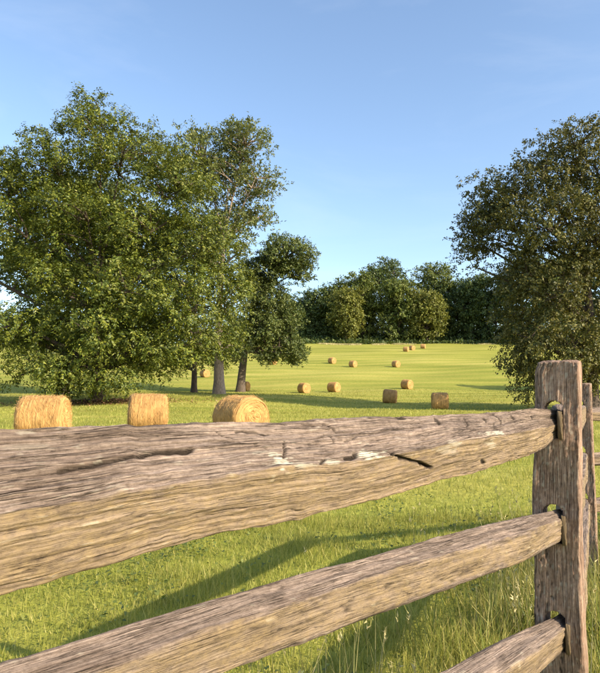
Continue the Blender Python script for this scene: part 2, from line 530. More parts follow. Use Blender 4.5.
def build_tree(name, label, base, lobes, leaf_mat, bark_mat, trunk_r, trunk_h, n_bough, bough_r, sprays, leaves,
               leaf_l, leaf_w, seed, spray_len=0.8, droop=0.5, gaps=(), zmin=0.9, group=None, shell=0.5, lean=(0, 0), flat=0.6, pinnate=0.0, space=0.62, fork=0.28, core=0.45):
    """lobes: (cx, cy, cz, rx, ry, rz) in world; gaps: (px, py, r) openings seen in the photo's view of the crown"""
    rng = np.random.default_rng(seed)
    base = np.asarray(base, float)
    root = thing(name, base, label, 'tree', group)
    lobes = np.asarray(lobes, float)
    vol = (lobes[:, 3] * lobes[:, 4] * lobes[:, 5]) ** (2 / 3)
    # boughs spread through the shell of every lobe
    acc = []
    tries = 0
    while len(acc) < n_bough and tries < n_bough * 30:
        tries += 1
        k = rng.choice(len(lobes), p=vol / vol.sum())
        v = rng.normal(size=3); v /= np.linalg.norm(v)
        r = shell + (1 - shell) * rng.random() ** 0.7
        q = lobes[k, :3] + v * r * lobes[k, 3:]
        if q[2] < terrain(q[0], q[1]) + zmin:
            continue
        if len(gaps):
            x, y = proj(q)
            if any((x - g[0]) ** 2 + (y - g[1]) ** 2 < (g[2] * rng.uniform(0.8, 1.1)) ** 2 for g in gaps):
                continue
        if acc:
            dd = np.min(np.sum((np.array(acc) - q) ** 2, axis=1))
            if dd < (bough_r * space) ** 2 and tries < n_bough * 20:
                continue
        acc.append(q)
    B = np.array(acc)
    nb = len(B)
    axis_xy = base[:2]
    # trunk and limbs
    top = base + np.array([lean[0], lean[1], trunk_h])
    tz = np.linspace(0, 1, 14)
    tp = base[None] + (top - base)[None] * tz[:, None]
    wob = trunk_r * 0.5
    tp[:, 0] += wob * np.sin(tz * 5 + seed) * tz
    tp[:, 1] += wob * np.cos(tz * 4 + seed) * tz
    tr = trunk_r * (1 - 0.72 * tz ** 0.9) * (1 + 0.35 * np.exp(-tz * trunk_h / (0.5 * trunk_r + 0.2)))
    tp[0, 2] -= 0.35
    paths, radii = [tp], [tr]
    nodes = [tp[4:]]
    nr = [tr[4:]]
    for lb in lobes:
        c = lb[:3] - np.array([0, 0, 0.2 * lb[5]])
        dist = np.linalg.norm(c[:2] - tp[-1, :2])
        zt = np.clip((c[2] - base[2] - 0.55 * dist) / trunk_h, fork, 0.96)
        i = int(zt * 13)
        s0 = tp[i]
        t = np.linspace(0, 1, 8)[:, None]
        mid = s0 * 0.5 + c * 0.5 + np.array([0, 0, 0.12 * dist]) + rng.normal(0, 0.06 * dist + 0.05, 3)
        pth = (1 - t) ** 2 * s0 + 2 * t * (1 - t) * mid + t ** 2 * c
        r0 = min(tr[i] * 0.75, trunk_r * 0.55)
        rr = r0 * (1 - t[:, 0]) + 0.05 * t[:, 0]
        paths.append(pth); radii.append(rr)
        nodes.append(pth[2:]); nr.append(rr[2:])
    ND = np.concatenate(nodes)
    for q in B:
        j = np.argmin(np.sum((ND - q) ** 2, axis=1) + 4.0 * np.maximum(ND[:, 2] - q[2], 0))
        s0 = ND[j]
        t = np.linspace(0, 1, 4)[:, None]
        ln = np.linalg.norm(q - s0)
        mid = 0.5 * (s0 + q) + rng.normal(0, 0.10 * ln, 3) + np.array([0, 0, 0.08 * ln])
        pth = (1 - t) ** 2 * s0 + 2 * t * (1 - t) * mid + t ** 2 * q
        paths.append(pth); radii.append(np.linspace(min(0.03 + 0.022 * ln, 0.14), 0.015, 4))
    V, Fq = tube_paths(paths[:1], radii[:1], 14)
    # bark ridges on the trunk
    a = np.arctan2(V[:, 1] - base[1], V[:, 0] - base[0])
    V[:, :2] += (V[:, :2] - axis_xy) * (0.10 * fbm(a * 2.5, V[:, 2] * 0.5, 0, seed, 3))[:, None]
    V2, F2 = tube_paths(paths[1:], radii[1:], 5)
    V = np.concatenate([V, V2]); Fq = np.concatenate([Fq, F2 + len(V) - len(V2)])
    link('trunk', new_mesh('trunk', V - base, 4, Fq, bark_mat, True), root)
    # sprays of leaves
    ns = nb * sprays
    bi = np.repeat(np.arange(nb), sprays)
    bs_ = bough_r * rng.uniform(0.65, 1.25, nb)[bi]
    v = rng.normal(size=(ns, 3)); v /= np.linalg.norm(v, axis=1, keepdims=True)
    rr = rng.random(ns) ** core
    off = v * (rr * bs_)[:, None]
    off[:, 2] *= flat
    sp_ = B[bi] + off
    outw = sp_ - (base + np.array([0, 0, trunk_h * 0.6]))
    outw /= np.linalg.norm(outw, axis=1, keepdims=True) + 1e-9
    sd = outw * 0.7 + v * 0.7 + rng.normal(0, 0.45, (ns, 3))
    sd[:, 2] -= droop
    sd /= np.linalg.norm(sd, axis=1, keepdims=True)
    nl = ns * leaves
    si = np.repeat(np.arange(ns), leaves)
    t = rng.random(nl)
    sl = spray_len * rng.uniform(0.6, 1.3, ns)[si]
    pos = sp_[si] + sd[si] * (t * sl)[:, None]
    pos[:, 2] -= droop * 0.35 * sl * t * t
    pos += rng.normal(0, leaf_l * 0.35, (nl, 3))
    up = rng.normal(0, 0.3, (ns, 3)); up[:, 2] += 1
    sidev = np.cross(sd, up); sidev /= np.linalg.norm(sidev, axis=1, keepdims=True) + 1e-9
    sgn = np.where(rng.random(nl) < 0.5, 1.0, -1.0)[:, None]
    ld = sd[si] * 0.6 + pinnate * sgn * sidev[si] + rng.normal(0, 0.65 - 0.35 * pinnate, (nl, 3))
    ld[:, 2] -= droop * 0.5
    nrm = rng.normal(0, 0.42, (nl, 3)) + outw[si] * 0.45 + v[si] * (0.35 + 0.75 * rr[si])[:, None]
    nrm[:, 2] += 0.35
    LL = leaf_l * rng.uniform(0.6, 1.35, nl)
    LW = leaf_w * rng.uniform(0.7, 1.3, nl)
    keep = pos[:, 2] > terrain(pos[:, 0], pos[:, 1]) + 0.25
    V = leaf_quads(pos[keep], ld[keep], nrm[keep], LL[keep], LW[keep]) - base
    link('crown', new_mesh('crown', V, 4, np.arange(len(V)), leaf_mat), root)
    return root


def px_lobes(rows, Y):
    """(px, py, rx px, ry px, depth offset m, depth radius m) -> world ellipsoids"""
    out = []
    for x, y, rx, ry, dY, rd in rows:
        q = P(x, y, Y + dY)
        s = (Y + dY) / F_PX
        out.append((q[0], q[1], q[2], rx * s, rd, ry * s))
    return out


# ------------------------------------------------------------------ split-rail fence in the foreground
fence = thing('split_rail_fence', (0.8, 2.05, 0.0), 'weathered grey split-rail wooden fence crossing the foreground, rails slotted into its posts', 'fence')
FB = np.array([0.8, 2.05, 0.0])


def seg_dist(px, py, poly):
    d = np.full(px.shape, 1e9)
    for (x0, y0), (x1, y1) in zip(poly[:-1], poly[1:]):
        vx, vy = x1 - x0, y1 - y0
        t = np.clip(((px - x0) * vx + (py - y0) * vy) / (vx * vx + vy * vy + 1e-9), 0, 1)
        d = np.minimum(d, np.hypot(px - x0 - t * vx, py - y0 - t * vy))
    return d


def rail_mesh(name, corners, counts, seed, lich_amt=0.0, marks=None, blobs=None, gold_edges=(1,), rough=1.0, fresh_lit_end=False):
    """corners (nu, nc, 3): section corners along the rail; counts: subdivisions of each section edge"""
    nu, nc, _ = corners.shape
    ring = []
    gold = []
    for e in range(nc):
        a, b = corners[:, e], corners[:, (e + 1) % nc]
        t = np.arange(counts[e]) / counts[e]
        ring.append(a[:, None] * (1 - t)[None, :, None] + b[:, None] * t[None, :, None])
        gold.append(np.full(counts[e], 1.0 if e in gold_edges else 0.0))
    R = np.concatenate(ring, 1)
    gold = np.concatenate(gold)
    nv = R.shape[1]
    for _ in range(3):                                        # round the arrises
        R = 0.25 * np.roll(R, 1, 1) + 0.5 * R + 0.25 * np.roll(R, -1, 1)
    for _ in range(22):
        gold = 0.25 * np.roll(gold, 1) + 0.5 * gold + 0.25 * np.roll(gold, -1)
    cen = R.mean(1, keepdims=True)
    tang = np.gradient(cen[:, 0], axis=0)
    tang /= np.linalg.norm(tang, axis=1, keepdims=True)
    side = np.roll(R, -1, 1) - np.roll(R, 1, 1)
    nrm = np.cross(tang[:, None], side)
    nrm /= np.linalg.norm(nrm, axis=2, keepdims=True) + 1e-9
    flip = np.sign(np.sum(nrm * (R - cen), axis=2).mean())
    nrm *= flip
    al = np.concatenate([[0], np.cumsum(np.linalg.norm(np.diff(cen[:, 0], axis=0), axis=1))])
    ar = np.concatenate([np.zeros((nu, 1)), np.cumsum(np.linalg.norm(np.diff(R, axis=1), axis=2), 1)], 1)
    per = ar.max()
    ar = np.repeat(ar.mean(0)[None], nu, 0)
    ar = ar + 0.004 * vnoise(al * 4.0, 0, 0, seed + 51)[:, None]
    AL = np.repeat(al[:, None], nv, 1)
    th = np.arange(nv) / nv * 2 * PI
    c3, s3 = np.cos(th)[None] * per / 6.283, np.sin(th)[None] * per / 6.283
    low = fbm(AL * 3.0, c3 * 14, s3 * 14, seed, 3)
    med = fbm(AL * 5.0, c3 * 70, s3 * 70, seed + 5, 3)
    fin = fbm(AL * 10.0, c3 * 260, s3 * 260, seed + 9, 3)
    chip = fbm(AL * 45.0, c3 * 60, s3 * 60, seed + 13, 3)
    disp = rough * (0.0035 * low + 0.0020 * med + 0.0016 * fin + 0.0008 * chip)
    # long drying checks that follow the grain
    chk = fbm(AL * 2.2, c3 * 55, s3 * 55, seed + 21, 3)
    ck = np.exp(-(chk / 0.035) ** 2) * smooth((fbm(AL * 1.7, c3 * 9, s3 * 9, seed + 31, 2) - 0.12) / 0.3)
    disp -= 0.004 * rough * ck
    crack = 0.75 * ck
    gold2 = smooth((gold[None] - 0.46 + 0.30 * med + 0.16 * chip) / 0.30) * (0.72 + 0.28 * np.clip(chip, -1, 1))
    lich = lich_amt * smooth((chip + 0.6 * fin - 1.0) / 0.3)
    if marks is not None:
        px, py = proj(R)
        wobx, woby = 1.2 * vnoise(AL * 60, ar * 90, 0, seed + 41), 1.2 * vnoise(AL * 60, ar * 90, 5, seed + 43)
        front = (np.sum(nrm * (np.array([0, 0, CAM_Z]) - R), axis=2) > 0)
        for poly, wpx, dep, dark in marks:
            d = seg_dist(px + wobx, py + woby, poly)
            g = np.exp(-(d / wpx) ** 2) * front
            disp -= dep * g
            crack = np.maximum(crack, dark * np.clip(2.0 * np.exp(-(d / wpx) ** 2), 0, 1) * front)
        for bx, by, brx, bry, amt in blobs:
            d = np.hypot((px - bx) / brx, (py - by) / bry) + 0.8 * chip + 0.8 * fin
            lich = np.maximum(lich, amt * smooth((1.0 - d) / 0.35) * front)
    disp += 0.0015 * lich
    fade = smooth(np.minimum(al, al[-1] - al) / 0.05)[:, None]
    disp = disp * (0.25 + 0.75 * fade)
    if fresh_lit_end:
        gold2 = np.maximum(gold2, (1 - smooth(al / 0.06))[:, None])  # golden sunlight painted onto the freshly split starting end
    Q = R + nrm * disp[..., None]
    V = Q.reshape(-1, 3)
    Fq = grid_faces(nu, nv, True)
    # closed ends
    ends, ei = [], []
    for k, row in ((0, 0), (1, nu - 1)):
        ends.append(Q[row].mean(0))
    V = np.concatenate([V, np.array(ends)])
    c0, c1 = nu * nv, nu * nv + 1
    j = np.arange(nv)
    capA = np.stack([np.full(nv, c0), j, (j + 1) % nv, (j + 1) % nv], -1)
    capB = np.stack([np.full(nv, c1), (nu - 1) * nv + (j + 1) % nv, (nu - 1) * nv + j, (nu - 1) * nv + j], -1)
    me = new_mesh(name, V - FB, 4, Fq, None, True)
    # caps as triangles are added through a second mesh merge-free pass
    tri = np.concatenate([capA[:, :3], capB[:, :3]])
    nf, nl = len(me.polygons), len(me.loops)
    me.loops.add(tri.size)
    me.polygons.add(len(tri))
    li = np.concatenate([Fq.ravel(), tri.ravel()]).astype(np.int32)
    me.loops.foreach_set('vertex_index', li)
    ls = np.concatenate([np.arange(nf) * 4, nl + np.arange(len(tri)) * 3]).astype(np.int32)
    lt = np.concatenate([np.full(nf, 4), np.full(len(tri), 3)]).astype(np.int32)
    me.polygons.foreach_set('loop_start', ls)
    me.polygons.foreach_set('loop_total', lt)
    me.update(calc_edges=True)
    me.validate()
    me.materials.append(M['wood_rail'])
    me.polygons.foreach_set('use_smooth', np.ones(len(me.polygons), dtype=bool))
    pad = np.zeros(2)
    wc = np.stack([AL + seed * 1.7, ar, np.zeros_like(AL)], -1).reshape(-1, 3)
    set_attr(me, 'wc', np.concatenate([wc, wc[[0, -1]]]), 'FLOAT_VECTOR')
    set_attr(me, 'crack', np.concatenate([np.clip(crack, 0, 1).ravel(), pad]))
    set_attr(me, 'lichen', np.concatenate([np.clip(lich, 0, 1).ravel(), pad]))
    set_attr(me, 'gold', np.concatenate([np.clip(gold2, 0, 1).ravel(), pad + 0.9]))
    return me


# the top rail: its ridge, front arris and lower arris follow the photograph in plan and height
RD = np.array([1.2015, 1.14]); RD /= np.linalg.norm(RD)       # plan direction of the rail
RN = np.array([RD[1], -RD[0]])                                # towards the camera's side
END = np.array([0.772, 2.030])
nu = 660
sdist = np.linspace(-2.62, 0.085, nu)
ridge_px = np.array([[-200, 432], [0, 428], [55, 427.3], [93, 426.2], [125, 424.4], [133, 426.2], [160, 426], [190, 424.3], [250, 422], [280, 422],
                     [320, 420], [350, 417.8], [400, 415.6], [440, 413.8], [480, 413], [515, 410.2], [535, 408.8], [548, 410], [580, 411]])
front_px = np.array([[-200, 545], [0, 512], [150, 488], [300, 467.5], [345, 463], [390, 455.5], [430, 447], [470, 440], [500, 434.5], [530, 429.5], [555, 424.5], [580, 420]])
lower_px = np.array([[-200, 660], [0, 596], [150, 556], [300, 519], [420, 487], [488, 468.5], [520, 459.5], [546, 449.5], [556, 441], [580, 438]])


def edge_at(tab, plan, dflt):
    """world height of a rail arris over plan points, from its photo row where in view"""
    X, Y = plan[:, 0], plan[:, 1]
    z = np.full(len(X), CAM_Z + dflt)
    ok = Y > 0.55
    for _ in range(3):
        x, _y = proj(np.stack([X, Y, z], -1))
        yy = np.interp(x, tab[:, 0], tab[:, 1])
        q = P(x, yy, Y)
        z = np.where(ok, q[:, 2], z)
    z0 = z[ok][0]
    return np.where(ok, z, z0)


base_plan = END[None] + sdist[:, None] * RD[None]
tap = smooth((sdist + 0.40) / 0.42)                            # the end tapers into the post
w_f = 0.070 * (1 - tap) + 0.016 * tap
w_b = 0.070 * (1 - tap) + 0.014 * tap
pl_r = base_plan
pl_f = base_plan + RN[None] * w_f[:, None]
pl_l = base_plan + RN[None] * (w_f * 0.72)[:, None]
jit = 0.004 * fbm(sdist * 7, 0, 0, 61, 3) + 0.001 * vnoise(sdist * 60, 0, 0, 62)
pl_f = pl_f + RN[None] * jit[:, None]
z_r, z_f, z_l = edge_at(ridge_px, pl_r, -.046), edge_at(front_px, pl_f, -.14), edge_at(lower_px, pl_l, -.25)
pl_b = base_plan - RN[None] * w_b[:, None]
corn = np.stack([np.c_[pl_r, z_r], np.c_[pl_f, z_f + 0.7 * jit], np.c_[pl_l, z_l + jit[::-1]], np.c_[pl_b, z_l + 0.02], np.c_[pl_b, z_r - 0.03]], 1)
marks = [
    ([(60, 472), (85, 466.5), (110, 461), (135, 456), (160, 452.2), (192, 449.5)], 1.7, 0.013, 1.0),
    ([(120, 452), (150, 445), (200, 441), (240, 441)], 0.5, 0.003, 0.5),
    ([(0, 452), (60, 446), (120, 441), (190, 436)], 0.5, 0.0025, 0.35),
    ([(0, 440), (50, 436), (110, 433), (170, 431)], 0.5, 0.002, 0.3),
    ([(236, 431), (252, 431.4), (270, 433)], 0.6, 0.004, 0.9),
    ([(214, 431), (222, 436), (232, 438)], 0.6, 0.003, 0.6),
    ([(284, 442), (284.6, 449), (284, 456.5)], 0.9, 0.008, 1.0),
    ([(285, 449), (300, 446.5), (312, 445)], 0.5, 0.003, 0.5),
    ([(255, 444), (266, 447), (268, 451)], 0.6, 0.003, 0.5),
    ([(322, 424), (331, 428), (338, 431)], 0.7, 0.004, 0.7),
    ([(324, 434), (331, 436), (336, 442)], 0.7, 0.004, 0.7),
    ([(345, 441), (352, 438), (352, 436)], 0.9, 0.004, 0.5),
    ([(352, 438), (375, 433), (404, 428)], 0.6, 0.003, 0.6),
    ([(345, 457.5), (352, 458), (357, 456), (355, 453.5)], 1.4, 0.010, 1.0),
    ([(322, 463), (325, 459)], 1.2, 0.007, 1.0),
    ([(391, 452.5), (395, 456), (404, 459.5), (418, 462), (430, 467)], 1.1, 0.010, 1.0),
    ([(398, 416.8), (405, 417.8)], 1.3, 0.004, 1.0),
    ([(436, 419), (439, 421), (440, 424)], 0.8, 0.003, 0.9),
    ([(464, 419), (468, 424), (467, 428)], 0.7, 0.003, 0.8),
    ([(484, 419), (487, 422), (488, 423)], 0.8, 0.003, 0.9),
    ([(489, 413.5), (496, 416.5), (501, 421), (503, 425)], 0.7, 0.003, 0.85),
    ([(494, 422), (495, 428), (497, 430)], 0.6, 0.003, 0.7),
    ([(511, 416), (513, 419)], 1.0, 0.004, 0.9), ([(531, 417), (532, 418)], 1.0, 0.004, 0.9),
    ([(424, 464), (430, 468)], 1.2, 0.008, 1.0), ([(482, 461), (484, 463.5)], 1.2, 0.006, 1.0),
    ([(302, 424), (312, 427), (322, 426)], 0.5, 0.003, 0.5),
    ([(20, 437), (40, 436), (52, 437.5)], 0.6, 0.003, 0.5), ([(95, 431), (130, 432), (158, 435)], 0.5, 0.002, 0.45),
]
for k in range(26):                                           # shallow crescent growth-ring scars on the right half
    x0 = 345 + k * 7.6
    y0 = np.interp(x0, ridge_px[:, 0], ridge_px[:, 1]) + 3
    y1 = np.interp(x0, front_px[:, 0], front_px[:, 1]) - 2
    h = y1 - y0
    marks.append(([(x0 - 9, y0 + 0.1 * h), (x0, y0 + 0.35 * h), (x0 + 4, y0 + 0.65 * h), (x0 + 2, y0 + 0.95 * h)], 0.6, 0.0011, 0.16))
blobs = [(277, 461.5, 11, 5, 1.0), (371, 454.5, 13, 4.2, 1.0), (331, 462, 7, 2.4, 0.5), (99, 460.5, 4, 2, 0.6), (25, 432.5, 6, 1.2, 0.3),
         (262, 452, 12, 2.4, 0.35), (488, 433.5, 7, 1.3, 0.7), (498, 432.5, 4, 2.2, 0.8), (455, 443, 5, 3, 0.4), (492, 442, 4, 6, 0.35),
         (120, 425.5, 8, 1.2, 0.5), (300, 464, 10, 2.4, 0.4), (445, 450, 10, 4, 0.25), (35, 447, 22, 3, 0.15)]
me = rail_mesh('rail', corn, (80, 60, 10, 8, 14), 3, 0.25, marks, blobs)
link('rail', me, fence, label='topmost weathered rail running along the foreground into the near post')


def plain_rail(a, b, h, w, seed, nu=220, end_w=0.5, lich=0.3):
    """a split rail from a to b (world points of its centre line)"""
    a, b = np.asarray(a, float), np.asarray(b, float)
    rng = np.random.default_rng(seed)
    t = np.linspace(0, 1, nu)
    d = (b - a)[:2]; L = np.linalg.norm(d); d /= L
    n = np.array([d[1], -d[0]])
    c = a[None] + (b - a)[None] * t[:, None]
    c[:, 2] += 0.012 * np.sin(t * 5 + seed) * np.sin(t * PI)
    endt = smooth(np.minimum(t, 1 - t) * L / 0.38)
    ww = w * np.where(t < 0.5, end_w + (1 - end_w) * endt, 0.5 + 0.5 * endt); hh = h * (0.8 + 0.2 * endt)
    q = rng.uniform(-0.12, 0.12, 8)
    sec = [(-0.15 + q[0], 0.5), (0.5, 0.12 + q[1]), (0.38 + q[2], -0.48), (-0.4 + q[3], -0.5), (-0.5, 0.2 + q[4])]
    if 20 <= seed < 30:
        sec = [(-0.48, 0.5), (0.5, 0.47), (0.47, -0.5), (-0.5, -0.47), (-0.5, 0.0)]
    elif seed % 2:
        sec = [(0.05 + q[0], 0.5), (0.5, 0.25 + q[1]), (0.45, -0.35), (0.0 + q[3], -0.52), (-0.5, 0.1 + q[4])]
    corn = np.stack([np.c_[c[:, :2] + n[None] * (p * ww)[:, None], c[:, 2] + z * hh] for p, z in sec], 1)
    return rail_mesh('rail', corn, (16, 18, 8, 8, 10), seed, lich, fresh_lit_end=20 <= seed < 30)


def post_mesh(width, depth, zt, slots, seed, step=0.004, zlow=-0.25, outline=None):
    """post in its own frame: a (along the face), n (depth, away), z; slots: (a0, a1, z0, z1) with an arched head"""
    na = int(round(width / step)); nz = int(round((zt - zlow) / step)); nd = max(4, int(round(depth / (step * 2))))
    ac = np.linspace(-width / 2, width / 2, na + 1)
    zc = np.linspace(zlow, zt, nz + 1)
    am, zm = np.meshgrid((ac[:-1] + ac[1:]) / 2, (zc[:-1] + zc[1:]) / 2, indexing='ij')
    solid = np.ones((na, nz), bool)
    for a0, a1, z0, z1 in slots:
        mid, hw = (a0 + a1) / 2, (a1 - a0) / 2
        inside = (am > a0) & (am < a1) & (zm > z0) & (zm < z1 - hw)
        inside |= ((am - mid) / hw) ** 2 + ((zm - (z1 - hw)) / hw) ** 2 < 1
        solid[inside] = False
    verts = {}
    V = []
    quads = []

    def vid(i, j, k):
        key = (i, j, k)
        r = verts.get(key)
        if r is None:
            r = len(V); verts[key] = r
            V.append((ac[i], (k / nd) * depth, zc[j]))
        return r
    for i in range(na):
        for j in range(nz):
            if not solid[i, j]:
                continue
            quads.append((vid(i, j, 0), vid(i + 1, j, 0), vid(i + 1, j + 1, 0), vid(i, j + 1, 0)))
            quads.append((vid(i, j, nd), vid(i, j + 1, nd), vid(i + 1, j + 1, nd), vid(i + 1, j, nd)))
            for (di, dj, e0, e1) in ((-1, 0, (i, j + 1), (i, j)), (1, 0, (i + 1, j), (i + 1, j + 1)), (0, -1, (i, j), (i + 1, j)), (0, 1, (i + 1, j + 1), (i, j + 1))):
                ii, jj = i + di, j + dj
                if 0 <= ii < na and 0 <= jj < nz and solid[ii, jj]:
                    continue
                for k in range(nd):
                    quads.append((vid(*e0, k), vid(*e0, k + 1), vid(*e1, k + 1), vid(*e1, k)))
    V = np.array(V)
    a, n, z = V[:, 0].copy(), V[:, 1].copy(), V[:, 2].copy()
    # rounded arrises, rough head, leaning sides
    r = 0.007
    for s in (-1, 1):
        ea = np.clip((s * a - (width / 2 - r)) / r, 0, 1)
        for lo in (0, 1):
            en = np.clip(((r - n) if lo else (n - (depth - r))) / r, 0, 1)
            V[:, 1] += (1 if lo else -1) * r * 0.45 * (ea ** 2) * (en > 0)
    topw = smooth((z - (zt - 0.03)) / 0.03)
    V[:, 2] += topw * (0.0025 * fbm(a * 60, n * 60, 0, seed, 3) - 0.003 * (np.abs(a) / (width / 2)) ** 6 - 0.008 * (np.abs(n - depth / 2) / (depth / 2)) ** 3)
    if outline is not None:
        V[:, 0] = outline(a, z)
    big = 0.004 * fbm(z * 5, a * 12, n * 12, seed + 1, 3)
    V[:, 0] += big
    V[:, 1] += 0.004 * fbm(z * 5, a * 14, n * 14, seed + 2, 3)
    # vertical weather checks on the broad faces
    g1 = fbm(a * 170, z * 9, n * 8, seed + 3, 3)
    chk = fbm(a * 60, z * 4.5, n * 4, seed + 4, 4)
    ck = np.exp(-(chk / 0.05) ** 2) * smooth((fbm(a * 14, z * 3, 0, seed + 6, 2) + 0.25) / 0.4)
    face = np.where(n < depth * 0.02, 1, np.where(n > depth * 0.98, -1, 0))
    V[:, 1] += face * (0.0040 * ck - 0.0016 * g1 - 0.0012 * fbm(a * 220, z * 60, n, seed + 15, 3))
    sidef = np.where(np.abs(a) > width / 2 * 0.98, np.sign(a), 0)
    ckn = np.exp(-(fbm(n * 42, z * 2.2, 3, seed + 8, 3) / 0.07) ** 2)
    V[:, 0] -= sidef * 0.003 * ckn
    me = new_mesh('post', V, 4, np.array(quads), M['wood_post'], True)
    set_attr(me, 'wc', np.stack([z + seed, a + n * 1.0, n], -1), 'FLOAT_VECTOR')
    set_attr(me, 'crack', np.clip(0.85 * ck * np.abs(face) + 0.5 * ckn * np.abs(sidef), 0, 1))
    lich = 0.45 * smooth((fbm(a * 300, z * 60, n * 250, seed + 11, 2) - 0.5) / 0.4)
    set_attr(me, 'lichen', lich)
    set_attr(me, 'gold', 0.30 * smooth((1.0 - z) / 0.8) * np.ones(len(z)))
    return me


def place_post(mesh, xy, facing, label=None, z=0.0, tilt=0.0):
    o = link('post', mesh, fence)
    o.location = (xy[0] - FB[0], xy[1] - FB[1], z)
    o.rotation_euler = (0, tilt, -facing)
    if label:
        o['label'] = label
    return o


# posts: facing = azimuth of the depth axis (clockwise from +Y)
def post_outline(a, z):
    t = np.clip((z - 0.9) / 0.51, 0, 1)
    left = smooth((0.075 - a) / 0.15)
    bulge = -0.006 * np.exp(-((z - 1.36) / 0.05) ** 2) - 0.004 * np.exp(-((z - 1.22) / 0.07) ** 2)
    return a + left * (bulge - 0.016 * (1 - t)) + 0.010 * t - 0.004 * (1 - t) + 0.004 * left * smooth((z - 1.375) / 0.03)


SL = 0.325                                                     # rail spacing
PF1 = math.radians(30)
ptop = P(557.0, 361.5, 2.06)
post1 = (P(555.0, 400, 2.045)[0], 2.045)
sl1 = [(-0.034, 0.021, 1.164 - k * SL, 1.282 - k * SL) for k in range(3)]
m1 = post_mesh(0.124, 0.080, ptop[2] + 0.004, sl1, 4, 0.0035, outline=post_outline)
place_post(m1, post1, PF1, 'near post of rough grey-brown wood with an arched slot holding the top rail')
post2 = (P(581.5, 400, 4.6)[0], 4.6)
z2 = P(585, 383, 4.6)[2]
sl2 = [(-0.045, 0.012, 1.105 - k * SL, 1.262 - k * SL) for k in range(3)]
m2 = post_mesh(0.132, 0.09, z2, sl2, 7, 0.006)
place_post(m2, post2, math.radians(26), 'second post, just behind the near post and lower in the picture')
post3 = (5.15, 5.9)
m3 = post_mesh(0.125, 0.09, 1.40, [(-0.03, 0.03, 1.10 - k * SL, 1.255 - k * SL) for k in range(3)], 9, 0.008)
place_post(m3, post3, math.radians(67))
post4 = (7.9, 7.1)
place_post(m3, post4, math.radians(67))
post0 = tuple(END - RD * 2.72)
place_post(m3, post0, math.atan2(RD[0], RD[1]))

zr = 1.185
rails = []
# lower rails of the near span
for k in (1, 2):
    a = np.array([*(END - RD * 2.70), zr - k * SL - 0.005]); b = np.array([*(END + RD * 0.085 - RN * 0.004), zr + 0.026 - k * SL])
    rails.append((a, b, 0.13, 0.105, 10 + k, 420))
d12 = np.array(post2) - np.array(post1); d12 /= np.linalg.norm(d12)
n12 = np.array([d12[1], -d12[0]])
for k in range(3):
    s = np.array(post1) - d12 * 0.010 + np.array([math.cos(PF1), -math.sin(PF1)]) * 0.0125
    e = np.array(post2) + d12 * 0.05 - n12 * 0.012
    rails.append((np.array([*s, zr + 0.020 - k * SL]), np.array([*e, zr - 0.012 - k * SL]), 0.115, 0.085, 20 + k, 150))
for k in range(3):
    s = np.array(post2) + np.array([0.03, 0.045]); e = np.array(post3) + np.array([0.06, 0.03])
    rails.append((np.array([*s, zr - 0.02 - k * SL]), np.array([*e, zr - 0.01 - k * SL]), 0.12, 0.095, 30 + k, 90))
    s = np.array(post3) + np.array([0.02, 0.03]); e = np.array(post4) + np.array([0.05, 0.03])
    rails.append((np.array([*s, zr - 0.02 - k * SL]), np.array([*e, zr - 0.03 - k * SL]), 0.12, 0.095, 40 + k, 90))
for a, b, h, w, sd, n_ in rails:
    link('rail', plain_rail(a, b, h, w, sd, n_, 0.17 if 20 <= sd < 30 else 0.5), fence)


